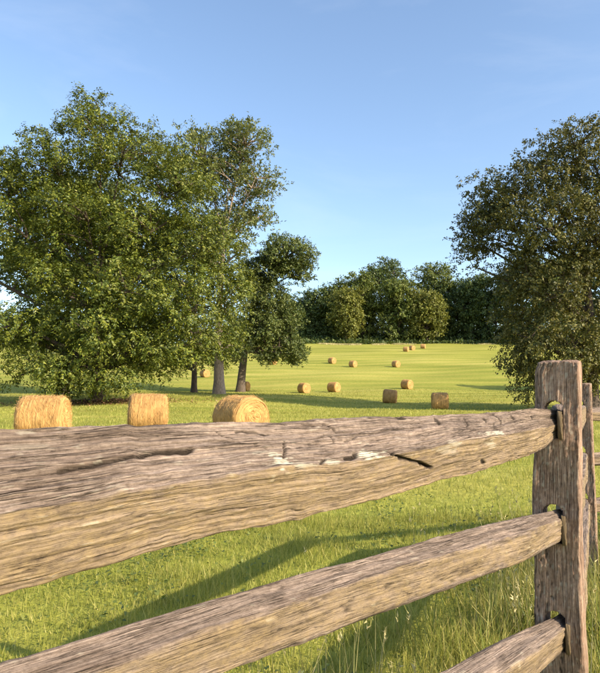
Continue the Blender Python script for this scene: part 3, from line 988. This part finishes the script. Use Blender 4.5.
# ------------------------------------------------------------------ round hay bales
def bale_meshes(seed, nseg=120, straw=900):
    """roll, one end face and loose straw; axis along local X, standing on z = 0"""
    rng = np.random.default_rng(seed)
    R, L = 0.70, 1.24
    prof = []
    for x in np.linspace(-0.5, 0.5, 56):
        e = np.clip((abs(x) - 0.37) / 0.13, 0, 1)
        prof.append((x * L, R * (1 - 0.11 * e ** 2.2)))
    prof = np.array(prof)
    th = np.linspace(0, 2 * PI, nseg, endpoint=False)

    def shape(V, r, x, t):
        # settle on the ground
        V[:, 2] = np.where(V[:, 2] < -0.55, -0.55 + (V[:, 2] + 0.55) * 0.45, V[:, 2])
        V[:, 2] += 0.617
        return V
    X, T = np.meshgrid(prof[:, 0], th, indexing='ij')
    r = np.repeat(prof[:, 1:2], nseg, 1)
    r = r + 0.010 * fbm(X * 22, np.cos(T) * 1.5, np.sin(T) * 1.5 + seed, seed, 3) + 0.016 * fbm(X * 3, np.cos(T) * 2, np.sin(T) * 2, seed + 3, 3)
    r = r + 0.006 * fbm(X * 50, np.cos(T) * 5, np.sin(T) * 5, seed + 6, 2)
    V = np.stack([X, r * np.cos(T), r * np.sin(T)], -1).reshape(-1, 3)
    V = shape(V, r, X, T)
    roll = new_mesh('roll', V, 4, grid_faces(len(prof), nseg, True), M['bale_side'], True)
    set_attr(roll, 'wc', np.stack([X, T * 0.7, np.zeros_like(X)], -1).reshape(-1, 3), 'FLOAT_VECTOR')
    # end face: rolled-up spiral layers
    rr = np.linspace(0.0, 0.637, 46)
    Rr, T2 = np.meshgrid(rr, th, indexing='ij')
    spiral = np.sin((Rr / 0.052 + T2 / (2 * PI)) * 2 * PI)
    xe = 0.5 * L + 0.012 + 0.035 * (1 - (Rr / 0.637) ** 2) + 0.005 * spiral * smooth(Rr / 0.1) + 0.020 * fbm(Rr * 30, np.cos(T2) * 3, np.sin(T2) * 3, seed + 8, 3)
    xe = xe * (1 - smooth((Rr - 0.60) / 0.037)) + (0.5 * L - 0.004) * smooth((Rr - 0.60) / 0.037)
    V = np.stack([xe, Rr * np.cos(T2), Rr * np.sin(T2)], -1).reshape(-1, 3)
    V = shape(V, Rr, xe, T2)
    end = new_mesh('end_face', V, 4, grid_faces(len(rr), nseg, True), M['bale_end'], True)
    set_attr(end, 'wc', np.stack([Rr, T2 * 0.35, np.zeros_like(Rr)], -1).reshape(-1, 3), 'FLOAT_VECTOR')
    # loose straw standing off the roll and its ends
    n = straw
    t = rng.uniform(0, 2 * PI, n); x = rng.uniform(-0.6, 0.6, n) * 1.03
    p = np.stack([x, 0.695 * np.cos(t), 0.695 * np.sin(t)], -1)
    d = np.stack([rng.normal(0, 0.35, n), -np.sin(t), np.cos(t)], -1) * np.where(rng.random(n) < 0.5, 1, -1)[:, None]
    d += p * np.array([0, 1, 1]) * rng.uniform(0.0, 0.7, n)[:, None]
    ne = n // 2
    te = rng.uniform(0, 2 * PI, ne); re = 0.62 * np.sqrt(rng.random(ne)); sg = np.where(rng.random(ne) < 0.5, 1, -1)
    pe = np.stack([sg * 0.635, re * np.cos(te), re * np.sin(te)], -1)
    de = np.stack([sg * rng.uniform(0.1, 0.8, ne), -np.sin(te) * 1.0 + rng.normal(0, .4, ne), np.cos(te) + rng.normal(0, .4, ne)], -1)
    p = np.concatenate([p, pe]); d = np.concatenate([d, de])
    nn = rng.normal(size=p.shape)
    V = leaf_quads(p, d, nn, rng.uniform(0.06, 0.20, len(p)), rng.uniform(0.004, 0.009, len(p)))
    V = shape(V, None, None, None)
    V = V[np.repeat(V.reshape(-1, 4, 3)[:, :, 2].min(1) > 0.01, 4)]
    st = new_mesh('loose_straw', V, 4, np.arange(len(V)), M['straw'])
    return roll, end, st


BALES = [bale_meshes(11, 120, 2600), bale_meshes(12, 120, 2600), bale_meshes(13, 120, 2600), bale_meshes(14, 72, 500), bale_meshes(15, 72, 500)]


def bale(px, py, yaw, kind, label, Y=None, scale=1.0, tilt=0.0):
    if Y is None:
        g = ground_at(px, py)
    else:
        q = P(px, 400, Y); g = np.array([q[0], q[1], terrain(q[0], q[1])])
    roll, end, st = BALES[kind]
    o = thing('hay_bale', (g[0], g[1], g[2] - 0.03), label, 'hay bale', 'round hay bales lying on the mown field')
    # small foot settling with the slope
    dzdx = float(terrain(g[0] + 0.5, g[1]) - terrain(g[0] - 0.5, g[1])); dzdy = float(terrain(g[0], g[1] + 0.5) - terrain(g[0], g[1] - 0.5))
    cz, sz_ = math.cos(yaw), math.sin(yaw)
    ax, ay = dzdx * cz + dzdy * sz_, -dzdx * sz_ + dzdy * cz
    o.rotation_euler = (math.atan(ay) * 0.8, -math.atan(ax) + tilt, yaw)
    rs = random.Random(px)
    o.scale = (scale * rs.uniform(0.95, 1.05), scale * rs.uniform(0.98, 1.06), scale * rs.uniform(0.95, 1.02))
    link('roll', roll, o)
    link('end_face', end, o)
    e2 = link('end_face', end, o); e2.rotation_euler = (0, 0, PI)
    s = link('loose_straw', st, o); s['kind'] = 'stuff'
    x0, y0 = proj(g)
    print('bale px', px, 'Y %.1f' % g[1], 'base row %.1f' % y0, 'height px %.1f' % (1.36 * scale * F_PX / g[1]))
    return o


R_ = math.radians
bale(44.5, 0, R_(6), 0, 'large round hay bale behind the rail, leftmost of three, striped side to the viewer', Y=18.9)
bale(148, 0, R_(11), 1, 'round hay bale seen squarely from its striped side, middle of three behind the rail', Y=22.4, tilt=R_(2))
bale(241, 0, R_(-47), 2, 'large hay bale with its round end turned right, rightmost of three behind the rail', Y=20.8)
bale(304, 393, R_(-52), 3, 'sunlit hay bale in mid field, left one of a pair above the tree shadow')
bale(334, 392, R_(-40), 4, 'sunlit hay bale in mid field, right one of a pair above the tree shadow')
bale(389.5, 403, R_(-12), 3, 'dark brown hay bale standing in the shade at the edge of the long tree shadow', tilt=R_(4))
bale(440, 409, R_(-10), 4, 'hay bale standing in the long tree shadow, nearest bale left of the fence post')
bale(407, 389, R_(-48), 3, 'sunlit hay bale just above the dark shaded bale, up the slope to its right')
bale(332, 363.5, R_(-50), 4, 'small distant hay bale on the upper slope, leftmost of three in a row')
bale(353, 367, R_(-45), 3, 'small distant hay bale on the upper slope, middle one of three in a row')
bale(396, 367, R_(-55), 4, 'small distant hay bale on the upper slope, rightmost of three in a row')
bale(406, 351.5, R_(-30), 3, 'tiny hay bale near the far field edge, lower left one of a touching pair')
bale(412, 350, R_(-60), 4, 'tiny hay bale near the far field edge, upper right one of a touching pair')
bale(423, 348.5, R_(-20), 3, 'tiny hay bale by the far tree line, alone right of the touching pair')
bale(273, 364.5, R_(-35), 4, 'distant hay bale half hidden by the lowest hanging leaves of the dark round tree')
bale(244, 391, R_(-20), 3, 'hay bale standing right behind the rightmost dark tree trunk')
bale(205, 377, R_(-50), 4, 'distant hay bale glimpsed between the trunks under the left trees')

# ------------------------------------------------------------------ near trees, left
Y_A = 57.0
g = ground_at(97, 402.5); print('tree A', g); Y_A = g[1]
lob = px_lobes([
    (28, 232, 46, 34, -1, 5), (88, 214, 48, 36, -2, 5.5), (150, 226, 48, 36, -2, 5.5), (202, 246, 32, 34, 0, 4.5), (224, 296, 26, 34, 0, 3.8),
    (186, 304, 38, 32, -3, 4), (128, 286, 44, 36, -4, 4), (62, 282, 36, 26, -3, 4), (10, 322, 38, 22, -2, 4), (100, 338, 40, 26, -4, 3.5),
    (160, 342, 34, 18, -3, 3), (212, 338, 26, 20, -1, 3), (42, 360, 32, 18, -3, 3), (126, 370, 20, 11, -2, 2.5), (100, 374, 15, 9, -4, 1.8), (14, 376, 18, 10, -2, 2.5),
    (60, 382, 22, 9, -3, 2), (60, 172, 52, 34, 0, 6), (122, 152, 54, 36, 0, 6), (176, 180, 42, 34, 0, 5), (10, 190, 40, 34, 1, 5), (-45, 250, 40, 44, 1, 5),
    (-50, 320, 36, 36, 1, 5), (100, 120, 40, 22, 0, 5),
    (98, 312, 42, 30, 1, 4), (50, 325, 36, 26, 1, 4), (140, 325, 34, 28, 1, 4), (30, 275, 30, 24, 1, 4), (110, 255, 46, 30, 2, 4.5), (66, 370, 26, 14, -3, 2.5), (140, 362, 28, 12, -1, 2.5)], Y_A)
build_tree('walnut_tree', 'large spreading yellow-green leafy tree behind the two left hay bales, filling the left side', g, lob, M['leaf_walnut'], M['bark_dark'],
           0.60, 11.5, 330, 1.75, 38, 18, 0.25, 0.105, 5, spray_len=0.8, space=0.80, core=0.33, droop=0.5, pinnate=0.8, shell=0.35,
           gaps=[(4, 289, 14), (22, 224, 6), (60, 302, 7), (78, 256, 7), (41, 217, 5), (88, 264, 5)], zmin=0.7, flat=0.5)

g = P(66, 400, 76.0); g[2] = terrain(g[0], g[1])  # extra tree added behind the left crown so its gaps read dark
lob = px_lobes([(40, 270, 36, 34, 0, 4), (90, 250, 40, 36, 0, 5), (130, 285, 34, 34, 0, 4), (85, 310, 44, 26, 0, 4), (150, 240, 36, 34, 0, 4), (40, 330, 36, 18, 0, 3.5),
                (125, 335, 34, 18, 0, 3), (90, 205, 44, 30, 0, 5), (20, 232, 24, 20, 0, 3.5)], 76.0)
build_tree('gap_backing_tree', 'dark tree added close behind the big spreading left tree to darken its gaps', g, lob, M['leaf_oak'], M['bark_dark'],
           0.45, 14, 280, 1.5, 12, 11, 0.50, 0.30, 25, spray_len=0.9, droop=0.4, gaps=[(4, 289, 18), (22, 224, 6), (60, 302, 6), (78, 256, 6)], group='left-hand trees')

g = ground_at(194, 392.5); print('tree B', g)
lob = px_lobes([(192, 330, 36, 28, 3, 3.2), (182, 280, 40, 36, 4, 4), (205, 352, 26, 16, 1, 2.5), (170, 352, 26, 14, 2, 2.5), (200, 240, 34, 30, 4, 4)], g[1])
build_tree('slender_tree', 'narrow tree with a thin dark trunk, leftmost of three right of the big tree', g, lob, M['leaf_walnut'], M['bark_dark'],
           0.34, 10, 200, 1.15, 14, 13, 0.27, 0.12, 21, spray_len=0.9, droop=0.5, pinnate=0.8, group='left-hand trees')

g = ground_at(219, 394); print('tree C', g)
lob = px_lobes([(240, 222, 30, 16, 1, 3.5), (262, 214, 18, 10, 1, 2.5), (228, 185, 38, 28, 1, 5), (255, 175, 26, 22, 0, 4), (205, 160, 40, 30, 1, 5), (245, 142, 26, 20, 0, 4),
                (220, 260, 24, 20, 1, 3), (232, 300, 18, 22, 0, 2.5), (225, 345, 22, 16, 0, 2.2), (240, 250, 16, 14, 0, 2)], g[1])
build_tree('tall_tree', 'tall airy tree with a pale grey trunk, middle of three right of the big tree', g, lob, M['leaf_tall'], M['bark_grey'],
           0.55, 17, 230, 1.05, 13, 12, 0.26, 0.14, 22, spray_len=0.7, droop=0.25, gaps=[(276, 226, 8), (255, 232, 5)], group='left-hand trees')

g = ground_at(240, 392); print('tree D', g)
lob = px_lobes([(287, 254, 29, 17, -1, 3.2), (262, 272, 22, 16, 0, 3), (296, 270, 17, 12, 0, 2.4), (270, 298, 20, 16, 0, 2.8), (262, 326, 20, 18, -1, 2.8), (284, 344, 20, 14, -1, 2.4),
                (252, 332, 12, 14, 0, 2.2), (297, 354, 9, 8, -1, 1.4), (288, 318, 12, 12, 0, 2), (250, 290, 14, 24, 0, 2.4), (268, 356, 12, 6, -1, 1.6)], g[1])
build_tree('round_tree', 'dark green oak-like tree with leaning dark trunk, rightmost of the left trees against open sky', g, lob, M['leaf_oak'], M['bark_dark'],
           0.58, 14, 300, 0.95, 14, 13, 0.27, 0.16, 23, fork=0.45, spray_len=0.6, droop=0.3, gaps=[(292, 291, 6), (305, 288, 7), (307, 315, 9), (247, 322, 4)], group='left-hand trees', lean=(1.6, 0))

# ------------------------------------------------------------------ near trees, right
g = P(592, 400, 49.0); g[2] = terrain(g[0], g[1])
lob = px_lobes([(477, 238, 17, 20, 2, 2.4), (488, 214, 24, 20, 2, 3), (473, 264, 10, 11, 2, 1.5), (515, 226, 30, 30, 0, 3.5), (553, 226, 36, 34, -2, 3.5), (596, 238, 38, 40, -2, 3.5),
                (528, 278, 24, 26, -1, 3), (562, 290, 32, 32, -3, 3), (512, 312, 14, 22, 0, 2), (530, 334, 26, 24, -2, 2.6), (572, 340, 32, 30, -3, 2.6), (543, 364, 22, 18, -2, 2),
                (519, 356, 13, 14, -1, 1.6), (534, 384, 10, 9, -1, 1.2), (612, 340, 30, 36, -2, 3), (640, 290, 44, 44, 0, 4), (640, 220, 46, 44, 0, 4), (500, 188, 28, 18, 1, 3),
                (545, 175, 38, 24, 0, 3.5), (600, 172, 44, 30, 0, 4), (650, 165, 40, 30, 0, 3.5), (575, 145, 36, 18, 0, 3), (660, 350, 34, 30, 0, 3), (590, 375, 24, 14, -1, 2), (505, 262, 7, 6, 1, 1), (482, 232, 17, 22, 2.5, 2.6), (492, 240, 18, 14, 3, 2.5)], 49.0)
build_tree('olive_tree', 'huge olive-brown tree behind the fence post, filling the right side', g, lob, M['leaf_olive'], M['bark_dark'],
           0.55, 12, 350, 1.30, 30, 15, 0.20, 0.115, 31, space=0.80, core=0.33, spray_len=0.6, droop=0.6, zmin=0.7,
           gaps=[(496, 263, 10), (484, 274, 6), (512, 252, 4), (597, 228, 3), (500, 292, 5)], flat=0.7)
g = P(648, 400, 84.0); g[2] = terrain(g[0], g[1])
lob = [(g[0] + dx, g[1] + dy, g[2] + dz, r, r, r * 0.9) for dx, dy, dz, r in ((0, 0, 8, 4.2), (-3, 1, 5.5, 3), (3, -1, 6, 3.2), (0, 0, 11, 2.8), (-1, -2, 4, 2.6))]
build_tree('field_tree', 'mid-sized green tree in the field beyond the big right-hand tree', g, lob, M['leaf_far_mid'], M['bark_dark'],
           0.3, 8, 120, 1.1, 12, 10, 0.40, 0.22, 33)

# ------------------------------------------------------------------ the far tree line
def far_tree(px, top, hw, Y, kind, label, seed, bare=0.12):
    q = P(px, 340, Y); gz = float(terrain(q[0], q[1]))
    topz = float(P(px, top, Y)[2]); H = topz - gz; W = hw * Y / F_PX
    rng = np.random.default_rng(seed)
    lob = []
    nlev = 5
    for k in range(nlev):
        t = k / (nlev - 1)
        z = gz + H * (bare + 0.10 + (0.77 - bare) * t ** 0.9)
        ringr = W * (0.54, 0.64, 0.68, 0.66, 0.44)[k]
        m = (4, 5, 5, 5, 4)[k]
        for j in range(m):
            a = j / m * 2 * PI + rng.uniform(0, 1.5)
            rr = W * rng.uniform(0.34, 0.50)
            lob.append((q[0] + ringr * math.cos(a) * (m > 1), q[1] + ringr * math.sin(a) * (m > 1), z + rng.uniform(-0.05, 0.05) * H, rr, rr, min(rr * 0.85, gz + H - z + 0.1)))
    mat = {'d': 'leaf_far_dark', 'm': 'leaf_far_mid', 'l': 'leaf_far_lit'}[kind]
    build_tree('line_tree', label, (q[0], q[1], gz), lob, M[mat], M['bark_dark'], 0.45, H * 0.7, int(80 + W * H * 0.54), 1.8, 10, 9, 0.68, 0.44, seed,
               spray_len=1.2, droop=0.3, zmin=1.0, group='trees of the far tree line', shell=0.45, flat=0.7)


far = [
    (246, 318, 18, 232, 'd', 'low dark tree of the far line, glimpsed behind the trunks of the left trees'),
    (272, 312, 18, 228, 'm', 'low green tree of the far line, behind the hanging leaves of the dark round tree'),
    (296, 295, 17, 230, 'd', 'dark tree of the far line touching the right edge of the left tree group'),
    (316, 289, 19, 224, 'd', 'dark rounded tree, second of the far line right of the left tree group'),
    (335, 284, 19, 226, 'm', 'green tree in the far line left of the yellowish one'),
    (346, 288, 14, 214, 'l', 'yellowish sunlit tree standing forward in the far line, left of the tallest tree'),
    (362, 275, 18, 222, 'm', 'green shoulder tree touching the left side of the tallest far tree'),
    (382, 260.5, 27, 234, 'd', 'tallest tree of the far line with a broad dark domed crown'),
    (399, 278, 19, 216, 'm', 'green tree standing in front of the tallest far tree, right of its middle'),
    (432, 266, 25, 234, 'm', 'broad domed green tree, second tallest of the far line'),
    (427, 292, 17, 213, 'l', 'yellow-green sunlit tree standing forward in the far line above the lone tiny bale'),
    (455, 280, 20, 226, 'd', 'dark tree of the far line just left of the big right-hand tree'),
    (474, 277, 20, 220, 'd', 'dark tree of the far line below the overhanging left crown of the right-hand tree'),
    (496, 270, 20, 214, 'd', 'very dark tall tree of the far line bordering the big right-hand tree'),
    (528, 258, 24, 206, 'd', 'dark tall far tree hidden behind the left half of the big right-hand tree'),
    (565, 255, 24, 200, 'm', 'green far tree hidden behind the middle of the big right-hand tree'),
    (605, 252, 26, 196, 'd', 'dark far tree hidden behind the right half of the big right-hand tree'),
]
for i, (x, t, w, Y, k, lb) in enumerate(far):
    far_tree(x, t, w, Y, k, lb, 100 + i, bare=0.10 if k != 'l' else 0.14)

# the wood behind the far line: one dark mass of crowns
rng = np.random.default_rng(78)
n = 24000
ux = rng.uniform(-160, 680, n); uY = 242 + rng.random(n) * 26
q = P(ux, 340, uY)
cl = fbm(q[:, 0] * 0.11, q[:, 1] * 0.11, 0, 15, 3)
top = np.interp(ux, [-160, 0, 200, 240, 300, 340, 460, 680], [330, 331, 329, 320, 306, 298, 296, 285])
zt = P(ux, top, uY)[:, 2]
gz = terrain(q[:, 0], q[:, 1])
hh = (zt - gz) * np.clip(0.80 + 0.22 * cl, 0.3, 1.05)
pos = np.stack([q[:, 0], q[:, 1], gz + (1 - rng.random(n) ** 1.6) * hh], -1)
nrm = rng.normal(0, 0.6, (n, 3)); nrm[:, 2] += 0.7
V = leaf_quads(pos, rng.normal(0, 1, (n, 3)), nrm, rng.uniform(0.8, 1.5, n), rng.uniform(0.5, 0.9, n))
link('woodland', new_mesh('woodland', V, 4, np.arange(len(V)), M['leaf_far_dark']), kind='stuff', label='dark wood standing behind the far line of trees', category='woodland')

# shrubs under the far trees: one dense mass
rng = np.random.default_rng(77)
n = 26000
ux = rng.uniform(225, 640, n); uY = 206 + rng.random(n) * 34
q = P(ux, 340, uY)
cl = fbm(q[:, 0] * 0.22, q[:, 1] * 0.22, 0, 5, 3)
hh = 2.2 + 3.2 * np.clip(cl + 0.3, 0, 1.5)
edge = smooth((uY - 206 - 4 * (cl + 1)) / 8)
pos = np.stack([q[:, 0], q[:, 1], terrain(q[:, 0], q[:, 1]) + rng.random(n) ** 0.8 * hh * (0.25 + 0.75 * edge)], -1)
nrm = rng.normal(0, 0.6, (n, 3)); nrm[:, 2] += 0.7
V = leaf_quads(pos, rng.normal(0, 1, (n, 3)), nrm, rng.uniform(0.6, 1.2, n), rng.uniform(0.35, 0.7, n))
link('undergrowth', new_mesh('undergrowth', V, 4, np.arange(len(V)), M['leaf_far_dark']), kind='stuff',
     label='dark undergrowth along the foot of the far tree line', category='undergrowth')


# ------------------------------------------------------------------ grass
def scatter(n, x0, x1, y0, y1, rng):
    """points spread over a trapezium of ground in front of the camera, evenly per square metre"""
    Y = np.sqrt(rng.uniform(y0 ** 2, y1 ** 2, n))
    f = rng.uniform(x0, x1, n)
    X = f * Y
    return np.stack([X, Y, terrain(X, Y)], -1)


rng = np.random.default_rng(9)
V = []
for n, y0, y1, h, w in ((60000, 1.0, 7, 0.085, 0.006), (60000, 7, 20, 0.10, 0.011), (70000, 18, 45, 0.11, 0.022), (40000, 40, 90, 0.13, 0.055)):
    p = scatter(n, -0.58, 0.62, y0, y1, rng)
    hk = 0.6 + 1.0 * smooth((fbm(p[:, 0] * 1.3, p[:, 1] * 1.3, 0, 12, 3) + 0.5) / 1.2) if y1 < 25 else 1.0
    V.append(blade_tris(p, hk * h * rng.uniform(0.4, 1.3, n), w * rng.uniform(0.6, 1.3, n), rng, 0.5))
V = np.concatenate(V)
link('grass', new_mesh('grass', V, 3, np.arange(len(V)), M['grass']), kind='stuff', label='short mown yellow-green grass of the hay field', category='grass')

# longer unmown grass and weeds along the fence
fp = np.array([post0, tuple(END), post2, post3, post4])
n = 26000
si = rng.choice(4, n, p=[0.36, 0.28, 0.22, 0.14])
t = rng.random(n)
c = fp[si] + (fp[si + 1] - fp[si]) * t[:, None]
c = c + rng.normal(0, 0.42, (n, 2)) + np.array([0.05, 0.25])
clump = smooth((fbm(c[:, 0] * 2.2, c[:, 1] * 2.2, 0, 3, 3) + 0.35) / 0.9)
hgt = (0.10 + 0.34 * clump * rng.random(n))
p = np.stack([c[:, 0], c[:, 1], terrain(c[:, 0], c[:, 1])], -1)
keep = (np.hypot(c[:, 0], c[:, 1]) > 0.85)
V = blade_tris(p[keep], hgt[keep], 0.007 * rng.uniform(0.6, 1.4, keep.sum()), rng, 0.4)
link('tall_grass', new_mesh('tall_grass', V, 3, np.arange(len(V)), M['tall_grass']), kind='stuff', label='longer rough grass growing along the foot of the fence', category='grass')

# dry seed-bearing stems and broad weeds by the fence
n = 1500
si = rng.choice(4, n, p=[0.34, 0.30, 0.22, 0.14])
c = fp[si] + (fp[si + 1] - fp[si]) * rng.random(n)[:, None] + rng.normal(0, 0.5, (n, 2)) + np.array([0.1, 0.35])
c = c[(np.hypot(c[:, 0], c[:, 1]) > 0.95) & (fbm(c[:, 0] * 1.5, c[:, 1] * 1.5, 0, 33, 2) > -0.1)]
n = len(c)
p = np.stack([c[:, 0], c[:, 1], terrain(c[:, 0], c[:, 1])], -1)
hs_ = rng.uniform(0.18, 0.55, n)
st = blade_tris(p, hs_, np.full(n, 0.005), rng, 0.22).reshape(-1, 3, 3)
tips = st[:, 2]
V = [st.reshape(-1, 3)]
for k in range(7):
    d = rng.normal(0, 0.5, (n, 3)); d[:, 2] += 0.9
    d /= np.linalg.norm(d, axis=1, keepdims=True)
    b = tips - np.array([0, 0, 1.0]) * rng.uniform(0, 0.07, n)[:, None]
    sd = rng.normal(0, 1, (n, 3)) * 0.0028
    V.append(np.stack([b - sd, b + sd, b + d * 0.022], 1).reshape(-1, 3))
V = np.concatenate(V)
link('dry_stem', new_mesh('dry_stem', V, 3, np.arange(len(V)), M['dry_grass']), kind='stuff', label='dry seed-bearing grass stems standing along the fence', category='grass')
n = 5000
cc = np.stack([rng.uniform(-1.5, 6, 160), rng.uniform(1.2, 8, 160)], -1)
i = rng.choice(160, n)
c = cc[i] + rng.normal(0, 0.10, (n, 2))
p = np.stack([c[:, 0], c[:, 1], terrain(c[:, 0], c[:, 1]) + rng.uniform(0.03, 0.12, n)], -1)
dd = rng.normal(0, 1, (n, 3)); dd[:, 2] *= 0.35
nn = rng.normal(0, 0.35, (n, 3)); nn[:, 2] += 1
V = leaf_quads(p, dd, nn, rng.uniform(0.02, 0.05, n), rng.uniform(0.015, 0.035, n))
link('clover', new_mesh('clover', V, 4, np.arange(len(V)), M['leaf_far_mid']), kind='stuff', label='low patches of broad-leaved clover in the near grass', category='clover')

# pale dry grass at the far edge of the field
n = 16000
ux = rng.uniform(290, 520, n)
uY = 203 + 3.0 * vnoise(ux * 0.03, 0, 0, 8) + rng.normal(0, 1.0, n)
q = P(ux, 342, uY)
p = np.stack([q[:, 0], q[:, 1], terrain(q[:, 0], q[:, 1])], -1)
pk = rng.random(n) < smooth(0.35 + 0.9 * vnoise(ux * 0.09, 0, 3, 4)) * np.where(ux < 405, 1.0, 0.3)
p = p[pk]; n = len(p)
V = blade_tris(p, rng.uniform(0.2, 0.6, n), rng.uniform(0.08, 0.2, n), rng, 0.4)
link('dry_grass', new_mesh('dry_grass', V, 3, np.arange(len(V)), M['dry_grass']), kind='stuff', label='pale strip of tall dry grass along the far field edge', category='grass')

# dead leaves under the big left tree
n = 5200
g = ground_at(97, 402.5)
a = rng.uniform(0, 2 * PI, n); r = np.abs(rng.normal(0, 2.6, n))
X = g[0] + 0.6 + r * np.cos(a) * 1.5; Yy = g[1] + r * np.sin(a) * 0.8
p = np.stack([X, Yy, terrain(X, Yy) + 0.02 + 0.22 * rng.random(n) * np.exp(-(r / 2.5) ** 2)], -1)
nn = rng.normal(0, 0.5, (n, 3)); nn[:, 2] += 1
dd = rng.normal(0, 1, (n, 3)); dd[:, 2] *= 0.4
V = leaf_quads(p, dd, nn, rng.uniform(0.12, 0.26, n), rng.uniform(0.07, 0.14, n))
link('leaf_litter', new_mesh('leaf_litter', V, 4, np.arange(len(V)), M['litter']), kind='stuff', label='brown fallen leaves around the foot of the big left tree', category='leaf litter')
